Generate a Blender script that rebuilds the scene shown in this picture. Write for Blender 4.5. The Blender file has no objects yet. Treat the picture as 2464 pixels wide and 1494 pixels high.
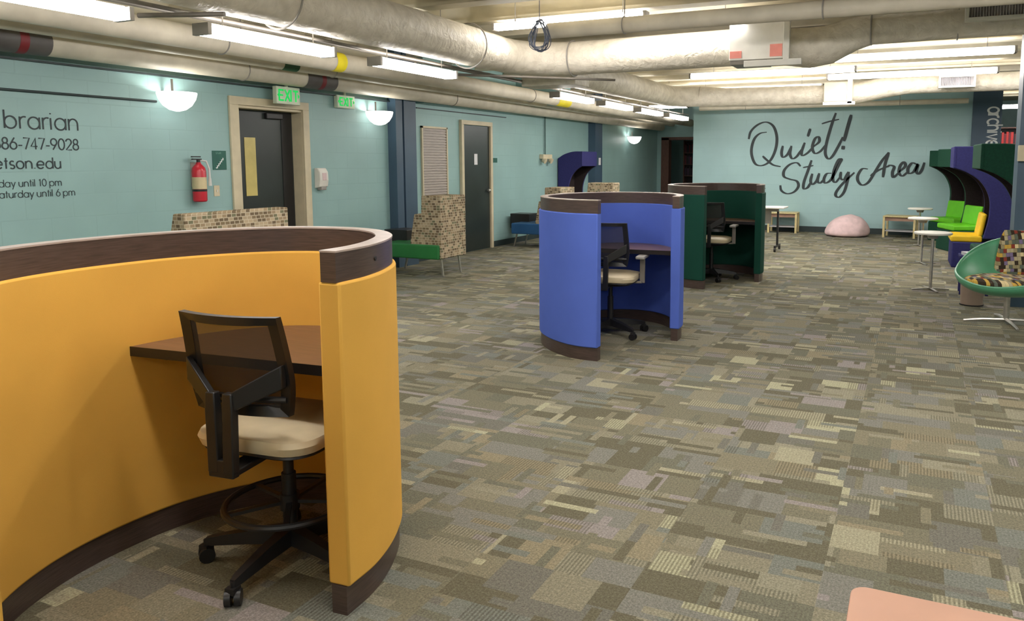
import bpy, bmesh, math, random
from mathutils import Vector, Matrix, noise
random.seed(7)
PI = math.pi
SC = bpy.context.scene
COL = SC.collection

# ------------------------------------------------------------------ camera, world, exposure
H = 1.48
cam = bpy.data.cameras.new('camera')
cam.sensor_fit = 'HORIZONTAL'; cam.sensor_width = 36.0
cam.lens = 36.0 * 1850.0 / 2464.0
cam.shift_x = (1232.0 - 1370.0) / 2464.0
cam.shift_y = -(747.0 - 600.0) / 2464.0
cam.clip_start = 0.05; cam.clip_end = 100
camo = bpy.data.objects.new('camera', cam); COL.objects.link(camo)
camo.location = (0, 0, H)
camo.rotation_euler = (math.radians(90 - 6.46), 0, math.radians(24.33))
SC.camera = camo
w = bpy.data.worlds.new('world'); SC.world = w; w.use_nodes = True
w.node_tree.nodes['Background'].inputs[0].default_value = (1.0, .98, .94, 1)
w.node_tree.nodes['Background'].inputs[1].default_value = 0.3
SC.view_settings.view_transform = 'Standard'; SC.view_settings.look = 'None'
SC.view_settings.exposure = 0.95; SC.view_settings.gamma = 1.0
SC.view_settings.use_curve_mapping = False
SC.cycles.use_denoising = True
SC.cycles.max_bounces = 8; SC.cycles.diffuse_bounces = 5
SC.cycles.sample_clamp_indirect = 6.0
TUBE = 17.0        # radiance of the fluorescent lenses
BOWL = 1.5         # radiance of the glass bowls

# ------------------------------------------------------------------ materials
def lin(c):
    return tuple((x / 255 / 12.92 if x / 255 <= .04045 else ((x / 255 + .055) / 1.055) ** 2.4) for x in c)

class N:
    """small node helper"""
    def __init__(s, name):
        s.m = bpy.data.materials.new(name); s.m.use_nodes = True
        s.t = s.m.node_tree; s.n = s.t.nodes; s.l = s.t.links
        s.b = s.n['Principled BSDF']; s.out = s.n['Material Output']
    def new(s, typ, **k):
        x = s.n.new(typ)
        for a, v in k.items(): setattr(x, a, v)
        return x
    def link(s, a, b): s.l.new(a, b)
    def put(s, sock, v):
        if isinstance(v, bpy.types.NodeSocket): s.l.new(v, sock)
        else: sock.default_value = v
    def math(s, op, a, b=0.0, c=0.0):
        x = s.new('ShaderNodeMath', operation=op)
        s.put(x.inputs[0], a); s.put(x.inputs[1], b); s.put(x.inputs[2], c)
        return x.outputs[0]
    def white(s, a, b):
        cx = s.new('ShaderNodeCombineXYZ'); s.put(cx.inputs[0], a); s.put(cx.inputs[1], b)
        x = s.new('ShaderNodeTexWhiteNoise', noise_dimensions='3D'); s.l.new(cx.outputs[0], x.inputs[0])
        return x.outputs[0]
    def mix(s, f, a, b, blend='MIX'):
        x = s.new('ShaderNodeMix', data_type='RGBA', blend_type=blend)
        s.put(x.inputs[0], f); s.put(x.inputs[6], a); s.put(x.inputs[7], b)
        return x.outputs[2]
    def ramp(s, f, stops, const=False):
        x = s.new('ShaderNodeValToRGB'); e = x.color_ramp
        if const: e.interpolation = 'CONSTANT'
        while len(e.elements) < len(stops): e.elements.new(0.5)
        for el, (p, c) in zip(e.elements, stops):
            el.position = p; el.color = (*lin(c), 1)
        s.put(x.inputs[0], f)
        return x.outputs[0]
    def bump(s, h, strength, dist=.01):
        x = s.new('ShaderNodeBump'); x.inputs['Strength'].default_value = strength
        x.inputs['Distance'].default_value = dist
        s.l.new(h, x.inputs['Height']); s.l.new(x.outputs[0], s.b.inputs['Normal'])

def plain(name, rgb, rough=.6, var=.08, scale=6.0, metal=0.0, bump=0.0, bscale=120.0, stretch=None, spec=None):
    n = N(name)
    tc = n.new('ShaderNodeTexCoord'); vec = tc.outputs['Object']
    if stretch:
        mp = n.new('ShaderNodeMapping'); mp.inputs['Scale'].default_value = stretch
        n.link(vec, mp.inputs[0]); vec = mp.outputs[0]
    t = n.new('ShaderNodeTexNoise'); t.inputs['Scale'].default_value = scale; t.inputs['Detail'].default_value = 4
    n.link(vec, t.inputs['Vector'])
    lo = tuple(max(0, c * (1 - var)) for c in rgb); hi = tuple(min(255, c * (1 + var)) for c in rgb)
    n.link(n.ramp(t.outputs[0], [(.3, lo), (.7, hi)]), n.b.inputs['Base Color'])
    n.b.inputs['Roughness'].default_value = rough; n.b.inputs['Metallic'].default_value = metal
    if spec is not None: n.b.inputs['Specular IOR Level'].default_value = spec
    if bump:
        t2 = n.new('ShaderNodeTexNoise'); t2.inputs['Scale'].default_value = bscale
        n.link(vec, t2.inputs['Vector']); n.bump(t2.outputs[0], bump, .004)
    return n.m

def glow(name, rgb, strength):
    n = N(name)
    e = n.new('ShaderNodeEmission'); e.inputs[0].default_value = (*lin(rgb), 1); e.inputs[1].default_value = strength
    n.link(e.outputs[0], n.out.inputs[0])
    return n.m

def block_wall(name, rgb, bw=.4, bh=.2, strength=.12):
    n = N(name)
    g = n.new('ShaderNodeNewGeometry'); sp = n.new('ShaderNodeSeparateXYZ'); n.link(g.outputs['Position'], sp.inputs[0])
    cx = n.new('ShaderNodeCombineXYZ'); n.link(n.math('ADD', sp.outputs[0], sp.outputs[1]), cx.inputs[0]); n.link(sp.outputs[2], cx.inputs[1])
    br = n.new('ShaderNodeTexBrick'); n.link(cx.outputs[0], br.inputs['Vector'])
    br.inputs['Scale'].default_value = 1; br.inputs['Mortar Size'].default_value = .006; br.inputs['Mortar Smooth'].default_value = .4
    br.inputs['Brick Width'].default_value = bw; br.inputs['Row Height'].default_value = bh
    t = n.new('ShaderNodeTexNoise'); t.inputs['Scale'].default_value = 1.3; t.inputs['Detail'].default_value = 5
    n.link(g.outputs['Position'], t.inputs['Vector'])
    c = n.ramp(t.outputs[0], [(.3, tuple(x * .965 for x in rgb)), (.7, tuple(min(255, x * 1.03) for x in rgb))])
    c2 = n.mix(br.outputs['Fac'], c, (*lin(tuple(x * .975 for x in rgb)), 1))
    n.link(c2, n.b.inputs['Base Color']); n.b.inputs['Roughness'].default_value = .42
    h = n.math('SUBTRACT', 1.0, br.outputs['Fac'])
    n.bump(h, strength, .006)
    return n.m

def carpet():
    n = N('carpet')
    g = n.new('ShaderNodeNewGeometry'); sp = n.new('ShaderNodeSeparateXYZ'); n.link(g.outputs['Position'], sp.inputs[0])
    X, Y = sp.outputs[0], sp.outputs[1]
    # 0.6 m tiles: pieces are cut at the tile seams
    tile = n.math('MULTIPLY_ADD', n.math('FLOOR', n.math('DIVIDE', n.math('ADD', X, .25), .6)), 17.0, n.math('MULTIPLY', n.math('FLOOR', n.math('DIVIDE', Y, .6)), 41.0))
    def layer(wd, ht, seed):
        row = n.math('ADD', n.math('FLOOR', n.math('DIVIDE', Y, ht)), tile)
        off = n.math('MULTIPLY', n.white(row, seed), wd * 3)
        col = n.math('FLOOR', n.math('DIVIDE', n.math('ADD', X, off), wd))
        a = n.math('MULTIPLY_ADD', row, 1.0, seed * 7.31)
        return n.white(col, a), n.white(n.math('ADD', col, 31.7), a)
    v1, _ = layer(.37, .15, 1.0)
    v2, m2 = layer(.19, .20, 2.0)
    v3, m3 = layer(.25, .04, 3.0)
    v4, m4 = layer(.04, .16, 4.0)
    v = n.new('ShaderNodeMix', data_type='FLOAT').outputs[0]
    def sel(mask, p, a, b):
        x = n.new('ShaderNodeMix', data_type='FLOAT')
        n.put(x.inputs[0], n.math('LESS_THAN', mask, p)); n.put(x.inputs[2], a); n.put(x.inputs[3], b)
        return x.outputs[0]
    v = sel(m2, .36, v1, v2); v = sel(m3, .20, v, v3); v = sel(m4, .045, v, v4)
    pal = [(0, (118, 114, 94)), (.13, (136, 132, 112)), (.25, (126, 125, 108)), (.35, (147, 141, 119)), (.44, (130, 128, 118)), (.52, (154, 149, 128)),
           (.61, (143, 142, 133)), (.69, (136, 139, 130)), (.74, (161, 157, 136)), (.81, (158, 149, 124)), (.87, (163, 156, 152)), (.92, (179, 174, 148)), (.965, (189, 186, 156))]
    c = n.ramp(v, pal, True)
    # fine loop-pile ribs run along the room; pale pieces show them as stripes
    rib = n.math('SINE', n.math('MULTIPLY', X, 2 * PI / .0145))
    ribm = n.math('MULTIPLY_ADD', rib, .5, .5)
    strong = n.math('MULTIPLY', n.math('GREATER_THAN', m2, .62), n.math('GREATER_THAN', v, .72))
    amt = n.math('MULTIPLY_ADD', strong, .42, .10)
    c = n.mix(n.math('MULTIPLY', ribm, amt), c, (*lin((78, 74, 56)), 1))
    t = n.new('ShaderNodeTexNoise'); t.inputs['Scale'].default_value = 160; t.inputs['Detail'].default_value = 3
    n.link(g.outputs['Position'], t.inputs['Vector'])
    sp2 = n.ramp(t.outputs[0], [(.34, (184, 184, 184)), (.66, (255, 255, 255))])
    c = n.mix(.75, c, sp2, 'MULTIPLY')
    t3 = n.new('ShaderNodeTexNoise'); t3.inputs['Scale'].default_value = 75; t3.inputs['Detail'].default_value = 2
    n.link(g.outputs['Position'], t3.inputs['Vector'])
    c = n.mix(.8, c, n.ramp(t3.outputs[0], [(.3, (216, 216, 216)), (.7, (255, 255, 255))]), 'MULTIPLY')
    n.link(c, n.b.inputs['Base Color']); n.b.inputs['Roughness'].default_value = .95
    n.b.inputs['Specular IOR Level'].default_value = .15
    n.bump(t.outputs[0], .5, .004)
    return n.m

def weave(name, wd, ht, pal, gap=(60, 52, 44), gsize=.12, vy=0.0):
    """little upholstery bricks of mixed colours; u = x+y, v = z works on every upright face"""
    n = N(name)
    tc = n.new('ShaderNodeTexCoord'); sp = n.new('ShaderNodeSeparateXYZ'); n.link(tc.outputs['Object'], sp.inputs[0])
    u = n.math('ADD', sp.outputs[0], sp.outputs[1]); v = n.math('ADD', sp.outputs[2], n.math('MULTIPLY', sp.outputs[1], vy))
    rr = n.math('DIVIDE', v, ht); row = n.math('FLOOR', rr)
    cc = n.math('DIVIDE', n.math('ADD', u, n.math('MULTIPLY', n.white(row, 3.0), wd)), wd); col = n.math('FLOOR', cc)
    fr = n.math('FRACT', rr); fc = n.math('FRACT', cc)
    edge = n.math('MAXIMUM', n.math('LESS_THAN', fr, gsize * 1.4), n.math('LESS_THAN', fc, gsize))
    c = n.ramp(n.white(col, row), pal, True)
    c = n.mix(n.math('MULTIPLY', edge, .8), c, (*lin(gap), 1))
    n.link(c, n.b.inputs['Base Color']); n.b.inputs['Roughness'].default_value = .9
    n.b.inputs['Specular IOR Level'].default_value = .2
    return n.m

def wood(name, rgb, stretch=(2, 30, 30), rough=.4, var=.2):
    return plain(name, rgb, rough, var, 4.0, stretch=stretch)

def mesh_fabric():
    n = N('chair_mesh')
    n.b.inputs['Base Color'].default_value = (*lin((42, 38, 36)), 1); n.b.inputs['Roughness'].default_value = .8
    tr = n.new('ShaderNodeBsdfTransparent'); mx = n.new('ShaderNodeMixShader'); mx.inputs[0].default_value = .80
    n.link(tr.outputs[0], mx.inputs[1]); n.link(n.b.outputs[0], mx.inputs[2]); n.link(mx.outputs[0], n.out.inputs[0])
    return n.m

def duct_wrap():
    n = N('duct_wrap')
    tc = n.new('ShaderNodeNewGeometry')
    t = n.new('ShaderNodeTexNoise'); t.inputs['Scale'].default_value = 9; t.inputs['Detail'].default_value = 6
    n.link(tc.outputs['Position'], t.inputs['Vector'])
    n.link(n.ramp(t.outputs[0], [(.3, (206, 198, 182)), (.7, (232, 225, 210))]), n.b.inputs['Base Color'])
    n.b.inputs['Roughness'].default_value = .55
    t2 = n.new('ShaderNodeTexNoise'); t2.inputs['Scale'].default_value = 13; t2.inputs['Detail'].default_value = 3
    t2.inputs['Distortion'].default_value = .8
    n.link(tc.outputs['Position'], t2.inputs['Vector']); n.bump(t2.outputs[0], .55, .03)
    return n.m

TEAL = (148, 182, 181)
m_teal = block_wall('teal_block', TEAL)
m_teal_s = plain('teal_paint', TEAL, .45, .03)
m_far = block_wall('teal_far', (160, 193, 196), .8, .2, .10)
m_carpet = carpet()
m_deck = plain('ceiling_paint', (216, 208, 184), .7, .05, 2)
m_joist = plain('joist_paint', (204, 196, 174), .6, .06, 3)
m_pillar = plain('blue_paint', (66, 88, 108), .45, .05, 2)
m_base = plain('vinyl_base', (46, 58, 60), .5, .05)
m_cream = plain('cream_frame', (205, 193, 164), .45, .04)
m_door = plain('dark_door', (42, 50, 48), .35, .12, 1.5)
m_yel = plain('amber_fabric', (226, 174, 80), .85, .02, 3, bump=.12, bscale=500, spec=.2)
m_blu = plain('blue_fabric', (84, 108, 196), .85, .02, 3, bump=.12, bscale=500, spec=.2)
m_grn = plain('green_fabric', (20, 66, 54), .85, .03, 3, bump=.12, bscale=500, spec=.2)
m_lam = wood('dark_laminate', (76, 62, 57), (3, 3, 60), .32, .16)
m_lamsheen = plain('laminate_sheen', (172, 156, 148), .3, .08, 10)  # rim laminate lightened: the ceiling's reflection is put into its colour
m_desk = wood('desk_laminate', (112, 84, 68), (2, 40, 40), .32, .12)
m_black = plain('black_plastic', (30, 29, 30), .4, .1)
m_black2 = plain('black_laminate', (33, 29, 29), .35, .1)
m_mesh = mesh_fabric()
m_seat = plain('cream_vinyl', (205, 190, 158), .45, .04, 10)
m_chrome = plain('brushed_steel', (200, 196, 190), .3, .05, 20, metal=.85)
m_white = plain('white_paint', (222, 220, 212), .45, .03)
m_grey = plain('grey_metal', (150, 146, 140), .45, .06)
m_conduit = plain('conduit_grey', (120, 114, 106), .45, .08)
m_duct = duct_wrap()
m_pipe = plain('pipe_wrap', (206, 198, 180), .55, .06, 4, bump=.15, bscale=30)
m_tube = glow('tube_light', (255, 250, 246), TUBE)
m_bowl = glow('bowl_light', (255, 252, 244), BOWL)
m_bulb = glow('bulb_light', (255, 250, 240), 90.0)
m_brown = wood('brown_frame', (92, 62, 50), (30, 30, 3), .5, .15)
m_pattern = weave('brick_weave', .052, .032, [(0, (108, 94, 74)), (.2, (150, 132, 106)), (.4, (164, 148, 122)), (.58, (124, 108, 84)), (.74, (176, 158, 130)), (.88, (114, 112, 88))], gap=(196, 184, 160), gsize=.14)
m_mosaic = weave('mosaic_weave', .034, .032, [(0, (58, 48, 38)), (.16, (150, 140, 106)), (.32, (196, 160, 74)), (.46, (96, 104, 92)), (.58, (120, 108, 140)), (.68, (176, 164, 132)), (.84, (134, 62, 48)), (.92, (214, 196, 150))], gsize=.05, vy=.9)
m_gvin = plain('green_vinyl', (44, 118, 62), .4, .05)
m_bvin = plain('blue_vinyl', (44, 92, 142), .4, .05)
m_lime = plain('lime_vinyl', (98, 190, 22), .5, .04)
m_sun = plain('yellow_vinyl', (238, 196, 30), .5, .04)
m_navy = plain('navy_fabric', (52, 52, 104), .85, .06, 40, spec=.2)
m_forest = plain('forest_fabric', (26, 66, 50), .85, .08, 40, spec=.2)
m_lining = plain('brown_lining', (50, 42, 42), .9, .08, 40, spec=.2)
m_shell = plain('green_shell', (84, 152, 116), .35, .04)
m_pink = plain('pink_fabric', (226, 198, 200), .9, .04, 12, bump=.2, bscale=40)
m_peach = plain('peach_laminate', (190, 142, 116), .4, .03)
m_birch = wood('birch_wood', (206, 190, 140), (20, 20, 3), .5, .1)
m_apron = plain('rosy_wood', (150, 118, 100), .5, .1)
m_letter = plain('charcoal_lettering', (44, 54, 58), .6, .05)
m_wletter = plain('white_lettering', (235, 238, 238), .6, .02)
m_red = plain('red_enamel', (190, 34, 50), .3, .05)
m_sign = plain('green_sign', (28, 92, 80), .4, .05)
m_exit = glow('exit_green', (40, 205, 90), .55)
m_exitw = plain('exit_plate', (212, 222, 200), .4, .03)
m_yelp = plain('yellow_label', (232, 214, 40), .5, .05)
m_dgreen = plain('green_label', (40, 84, 52), .5, .05)
m_dkband = plain('grey_label', (92, 88, 86), .5, .08)
m_maroon = plain('maroon_label', (120, 34, 40), .5, .08)
m_slat = wood('louvre_grey', (172, 163, 156), (2, 2, 55), .5, .10)
m_paper = plain('paper', (222, 222, 226), .7, .03)
m_glassy = plain('wired_glass', (206, 190, 120), .25, .05)
m_cable = plain('blue_cable', (92, 100, 118), .5, .12)
m_louv = plain('louvre_pale_grey', (176, 172, 176), .5, .1)  # even pale grey for the grille louvres and table shelf

# ------------------------------------------------------------------ mesh helpers
class B:
    def __init__(s): s.bm = bmesh.new()
    def face(s, vs):
        try: s.bm.faces.new(vs)
        except ValueError: pass
    def box(s, x0, x1, y0, y1, z0, z1, mat=None):
        v = [Vector((x, y, z)) for z in (z0, z1) for y in (y0, y1) for x in (x0, x1)]
        if mat is not None: v = [mat @ p for p in v]
        v = [s.bm.verts.new(p) for p in v]
        for f in ((0, 2, 3, 1), (4, 5, 7, 6), (0, 1, 5, 4), (2, 6, 7, 3), (0, 4, 6, 2), (1, 3, 7, 5)): s.face([v[i] for i in f])
        return s
    def bar(s, p0, p1, wd, ht):
        """rectangular bar from p0 to p1"""
        p0, p1 = Vector(p0), Vector(p1); d = (p1 - p0); L = d.length
        q = d.to_track_quat('X', 'Z').to_matrix().to_4x4(); q.translation = p0
        return s.box(0, L, -wd / 2, wd / 2, -ht / 2, ht / 2, q)
    def rings(s, rings, closed_ring=True, cap=True, loop=False):
        R = [[s.bm.verts.new(p) for p in r] for r in rings]
        n = len(R[0])
        for i in range(len(R) if loop else len(R) - 1):
            a, b = R[i], R[(i + 1) % len(R)]
            for j in range(n if closed_ring else n - 1):
                k = (j + 1) % n; s.face([a[j], a[k], b[k], b[j]])
        if cap and not loop: s.face(list(reversed(R[0]))); s.face(R[-1])
        return s
    def tube(s, pts, r, n=10, loop=False, cap=True):
        pts = [Vector(p) for p in pts]; m = len(pts)
        rad = r if isinstance(r, (list, tuple)) else [r] * m
        T = []
        for i in range(m):
            a = pts[(i - 1) % m] if (loop or i) else pts[i]; b = pts[(i + 1) % m] if (loop or i < m - 1) else pts[i]
            T.append((b - a).normalized())
        up = Vector((0, 0, 1)) if abs(T[0].z) < .9 else Vector((1, 0, 0))
        nn = (up - T[0] * up.dot(T[0])).normalized(); out = []
        for i in range(m):
            nn = (nn - T[i] * nn.dot(T[i])).normalized(); bb = T[i].cross(nn)
            out.append([pts[i] + (nn * math.cos(2 * PI * k / n) + bb * math.sin(2 * PI * k / n)) * rad[i] for k in range(n)])
        return s.rings(out, True, cap, loop)
    def cyl(s, p0, p1, r0, r1=None, n=20): return s.tube([p0, p1], [r0, r0 if r1 is None else r1], n)
    def lathe(s, prof, n=32, c=(0, 0, 0), cap=True):
        c = Vector(c)
        return s.rings([[c + Vector((r * math.cos(2 * PI * k / n), r * math.sin(2 * PI * k / n), z)) for k in range(n)] for r, z in prof], True, cap)
    def prism(s, poly, z0, z1):
        return s.rings([[Vector((x, y, z0)) for x, y in poly], [Vector((x, y, z1)) for x, y in poly]])
    def prismY(s, poly, y0, y1):
        return s.rings([[Vector((x, y0, z)) for x, z in poly], [Vector((x, y1, z)) for x, z in poly]])
    def prismX(s, poly, x0, x1):
        return s.rings([[Vector((x0, y, z)) for y, z in poly], [Vector((x1, y, z)) for y, z in poly]])
    def ribbon(s, inner, outer, z0, z1):
        """a wall standing between two plan lines"""
        return s.rings([[Vector((*a, z0)), Vector((*b, z0)), Vector((*b, z1)), Vector((*a, z1))] for a, b in zip(inner, outer)])
    def blob(s, c, r, n=20, m=12, pw=1.0):
        c = Vector(c); out = []
        for i in range(m + 1):
            t = -PI / 2 + PI * i / m
            cr = abs(math.cos(t)) ** pw; sz = math.copysign(abs(math.sin(t)) ** pw, math.sin(t))
            cr = max(cr, .002)
            out.append([c + Vector((r[0] * cr * math.copysign(abs(math.cos(a)) ** pw, math.cos(a)), r[1] * cr * math.copysign(abs(math.sin(a)) ** pw, math.sin(a)), r[2] * sz))
                        for a in [2 * PI * k / n for k in range(n)]])
        return s.rings(out)
    def build(s, name, m, parent=None, smooth=False, bevel=0, seg=2, sub=0, solid=0):
        bmesh.ops.recalc_face_normals(s.bm, faces=s.bm.faces)
        me = bpy.data.meshes.new(name); s.bm.to_mesh(me); s.bm.free()
        me.materials.append(m)
        if smooth or sub:
            for p in me.polygons: p.use_smooth = True
            if smooth and not sub: me.set_sharp_from_angle(angle=math.radians(38))
        o = bpy.data.objects.new(name, me); COL.objects.link(o)
        if parent: o.parent = parent
        if solid:
            md = o.modifiers.new('solid', 'SOLIDIFY'); md.thickness = solid; md.offset = 0
        if bevel:
            md = o.modifiers.new('bevel', 'BEVEL'); md.width = bevel; md.segments = seg; md.limit_method = 'ANGLE'
            md.angle_limit = math.radians(40); md.harden_normals = False
        if sub:
            md = o.modifiers.new('sub', 'SUBSURF'); md.levels = sub; md.render_levels = sub
        return o

def tag(o, label, cat, group=None):
    o['label'] = label; o['category'] = cat
    if group: o['group'] = group
    return o
def thing(name, label, cat, loc=(0, 0, 0), rz=0.0, group=None):
    o = bpy.data.objects.new(name, None); COL.objects.link(o); o.empty_display_size = .1
    o.location = loc; o.rotation_euler = (0, 0, rz)
    return tag(o, label, cat, group)
def struct(name, b, m, parent=None, **k):
    o = b.build(name, m, parent, **k)
    if parent is None: o['kind'] = 'structure'
    return o
def dup(root, loc, rz=None, label=None, group=None):
    r = root.copy(); COL.objects.link(r); r.location = loc
    if rz is not None: r.rotation_euler = (0, 0, rz)
    if label: r['label'] = label
    if group: r['group'] = group
    for ch in list(root.children):
        c = ch.copy(); COL.objects.link(c); c.parent = r
        for g in list(ch.children):
            d = g.copy(); COL.objects.link(d); d.parent = c
    return r
def setmat(o, m):
    o.data = o.data.copy(); o.data.materials[0] = m
def catmull(P, n=8):
    P = [Vector(p) for p in P]; Q = [2 * P[0] - P[1]] + P + [2 * P[-1] - P[-2]]; out = []
    for i in range(1, len(Q) - 2):
        a, b, c, d = Q[i - 1:i + 3]
        for k in range(n):
            t = k / n
            out.append(.5 * ((2 * b) + (c - a) * t + (2 * a - 5 * b + 4 * c - d) * t * t + (3 * b - a - 3 * c + d) * t ** 3))
    return out + [P[-1]]
def offset(path, d):
    out = []
    for i, p in enumerate(path):
        t = (path[min(i + 1, len(path) - 1)] - path[max(i - 1, 0)]).normalized()
        out.append(Vector((p.x + t.y * d, p.y - t.x * d)))
    return out

# ------------------------------------------------------------------ the room
XL, YF, ZC = -6.77, 17.08, 3.2
XR, YB, YE = 6.5, -5.0, 21.0
struct('floor', B().box(XL - .5, XR, YB, 25, -.1, 0), m_carpet)
ceil = struct('ceiling', B().box(XL - .5, XR, YB, 25, ZC, ZC + .15), m_deck)
for k in range(28):
    y = -4.6 + k * .92
    j = B(); j.box(XL, XR - .05, y - .045, y + .045, ZC - .20, ZC); j.box(XL, XR - .05, y - .1, y + .1, ZC - .235, ZC - .2)
    struct('joist', j, m_joist, ceil)
# left wall with the recess of door 1
wl = B()
wl.box(XL - .5, XL, YB, 6.16, 0, ZC); wl.box(XL - .5, XL, 7.24, 25, 0, ZC); wl.box(XL - .5, XL, 6.16, 7.24, 2.13, ZC)
wl.box(XL - .5, XL - .32, 6.16, 7.24, 0, 2.13)
struct('wall_left', wl, m_teal)
struct('wall_far', B().box(-4.66, .90, YF, YF + .25, 0, ZC), m_far)
struct('wall_right', B().box(XR, XR + .2, YB, 25, 0, ZC), m_teal_s)
struct('wall_back', B().box(XL - .5, XR, YB - .2, YB, 0, ZC), m_teal_s)
struct('wall_end', B().box(XL - .5, XR, 25, 25.2, 0, ZC), m_teal_s)
# cross wall with an opening at the end of the passage
we = B(); we.box(XL, -6.62, YE, YE + .2, 0, ZC); we.box(-6.62, -4.2, YE, YE + .2, 2.16, ZC)
struct('wall_passage', we, m_teal)
struct('baseboard_left', B().box(XL, XL + .012, YB, 6.06, 0, .1).box(XL, XL + .012, 7.34, 10.62, 0, .1).box(XL, XL + .012, 11.68, YE, 0, .1), m_base)
struct('baseboard_far', B().box(-4.66, .9, YF - .012, YF, 0, .12), m_base)
# concrete ledge high on the left wall and the cross beam beyond door 2
struct('trim_1', B().box(XL, XL + .05, YB, 8.83, 2.31, 2.325), m_base)
struct('trim_2', B().box(XL, XL + .14, 9.5, 12.34, 2.36, ZC).box(XL, XL + .15, 9.5, 12.34, 2.34, 2.36), m_teal_s)
struct('trim_3', B().box(XL, XL + .02, 9.5, 12.2, 2.268, 2.282), m_base)
struct('trim_4', B().box(XL, -5.9, 12.6, 13.1, 2.5, ZC), m_teal_s)
struct('trim_5', B().box(XL, XL + .03, YB, 9.5, 2.60, ZC).box(XL, XL + .03, 13.1, YE, 2.60, ZC), m_deck)
# columns
c1 = B(); c1.box(XL, -6.63, 8.83, 8.98, 0, ZC); c1.box(XL, -6.67, 8.98, 9.02, 0, ZC); c1.box(XL, -6.63, 9.02, 9.30, 0, ZC)
struct('column_1', c1, m_pillar)
struct('column_2', B().box(XL, -6.60, 16.0, 16.42, 0, ZC), m_pillar)
struct('column_3', B().box(.90, 1.40, 16.98, 17.4, 0, ZC), m_pillar)
struct('column_4', B().box(.925, 1.42, 9.0, 9.5, 0, ZC).box(.91, .94, 8.99, 9.05, 0, ZC), m_pillar)

# door 1 : deep cream frame, dark leaf with a slim vision panel
d1 = struct('door_1', B().box(XL - .20, XL - .155, 6.22, 7.18, .01, 2.07), m_door, bevel=.003)
fr = B()
for y0, y1 in ((6.10, 6.22), (7.18, 7.28)): fr.box(XL - .32, XL, y0 + (.06 if y0 < 6.5 else 0), y1 - (.04 if y0 > 7 else 0), 0, 2.07); fr.box(XL + .001, XL + .03, y0, y1, 0, 2.10)
fr.box(XL - .32, XL, 6.16, 7.24, 2.07, 2.13); fr.box(XL + .001, XL + .03, 6.10, 7.28, 2.10, 2.19)
struct('door_frame', fr, m_cream, d1, bevel=.004)
struct('vision_panel', B().box(XL - .157, XL - .15, 6.44, 6.60, 1.10, 1.76), m_glassy, d1)
struct('door_stile', B().box(XL - .157, XL - .148, 7.0, 7.16, .02, 2.06), m_black, d1)
struct('closer', B().box(XL - .155, XL - .11, 6.75, 7.0, 1.98, 2.05), m_black, d1, bevel=.01)
# door 2 : dark flush door
d2 = struct('door_2', B().box(XL + .004, XL + .02, 10.73, 11.58, .01, 2.08), m_door)
fr = B(); fr.box(XL, XL + .055, 10.66, 10.73, 0, 2.09).box(XL, XL + .055, 11.58, 11.65, 0, 2.09).box(XL, XL + .055, 10.66, 11.65, 2.09, 2.16)
struct('door_frame', fr, m_cream, d2, bevel=.004)
for z in (.3, 1.05, 1.85): struct('hinge', B().box(XL + .02, XL + .034, 10.73, 10.76, z, z + .11), m_cream, d2)
struct('door_knob', B().blob((XL + .06, 11.50, 1.0), (.03, .03, .03)).cyl((XL + .02, 11.5, 1.0), (XL + .06, 11.5, 1.0), .012), m_chrome, d2, smooth=True)
tag(B().box(XL + .021, XL + .026, 11.08, 11.18, 1.44, 1.62).build('paper_notice', m_paper), 'white paper notice taped on the dark door beside the high-backed bench', 'notice')
# brown doorway and its frame at the end of the passage
d3 = struct('door_3', B().box(-6.64, -6.42, YE - .03, YE + .22, 0, 2.16).box(-6.64, -4.3, YE - .03, YE + .22, 2.10, 2.18), m_brown)

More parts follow.
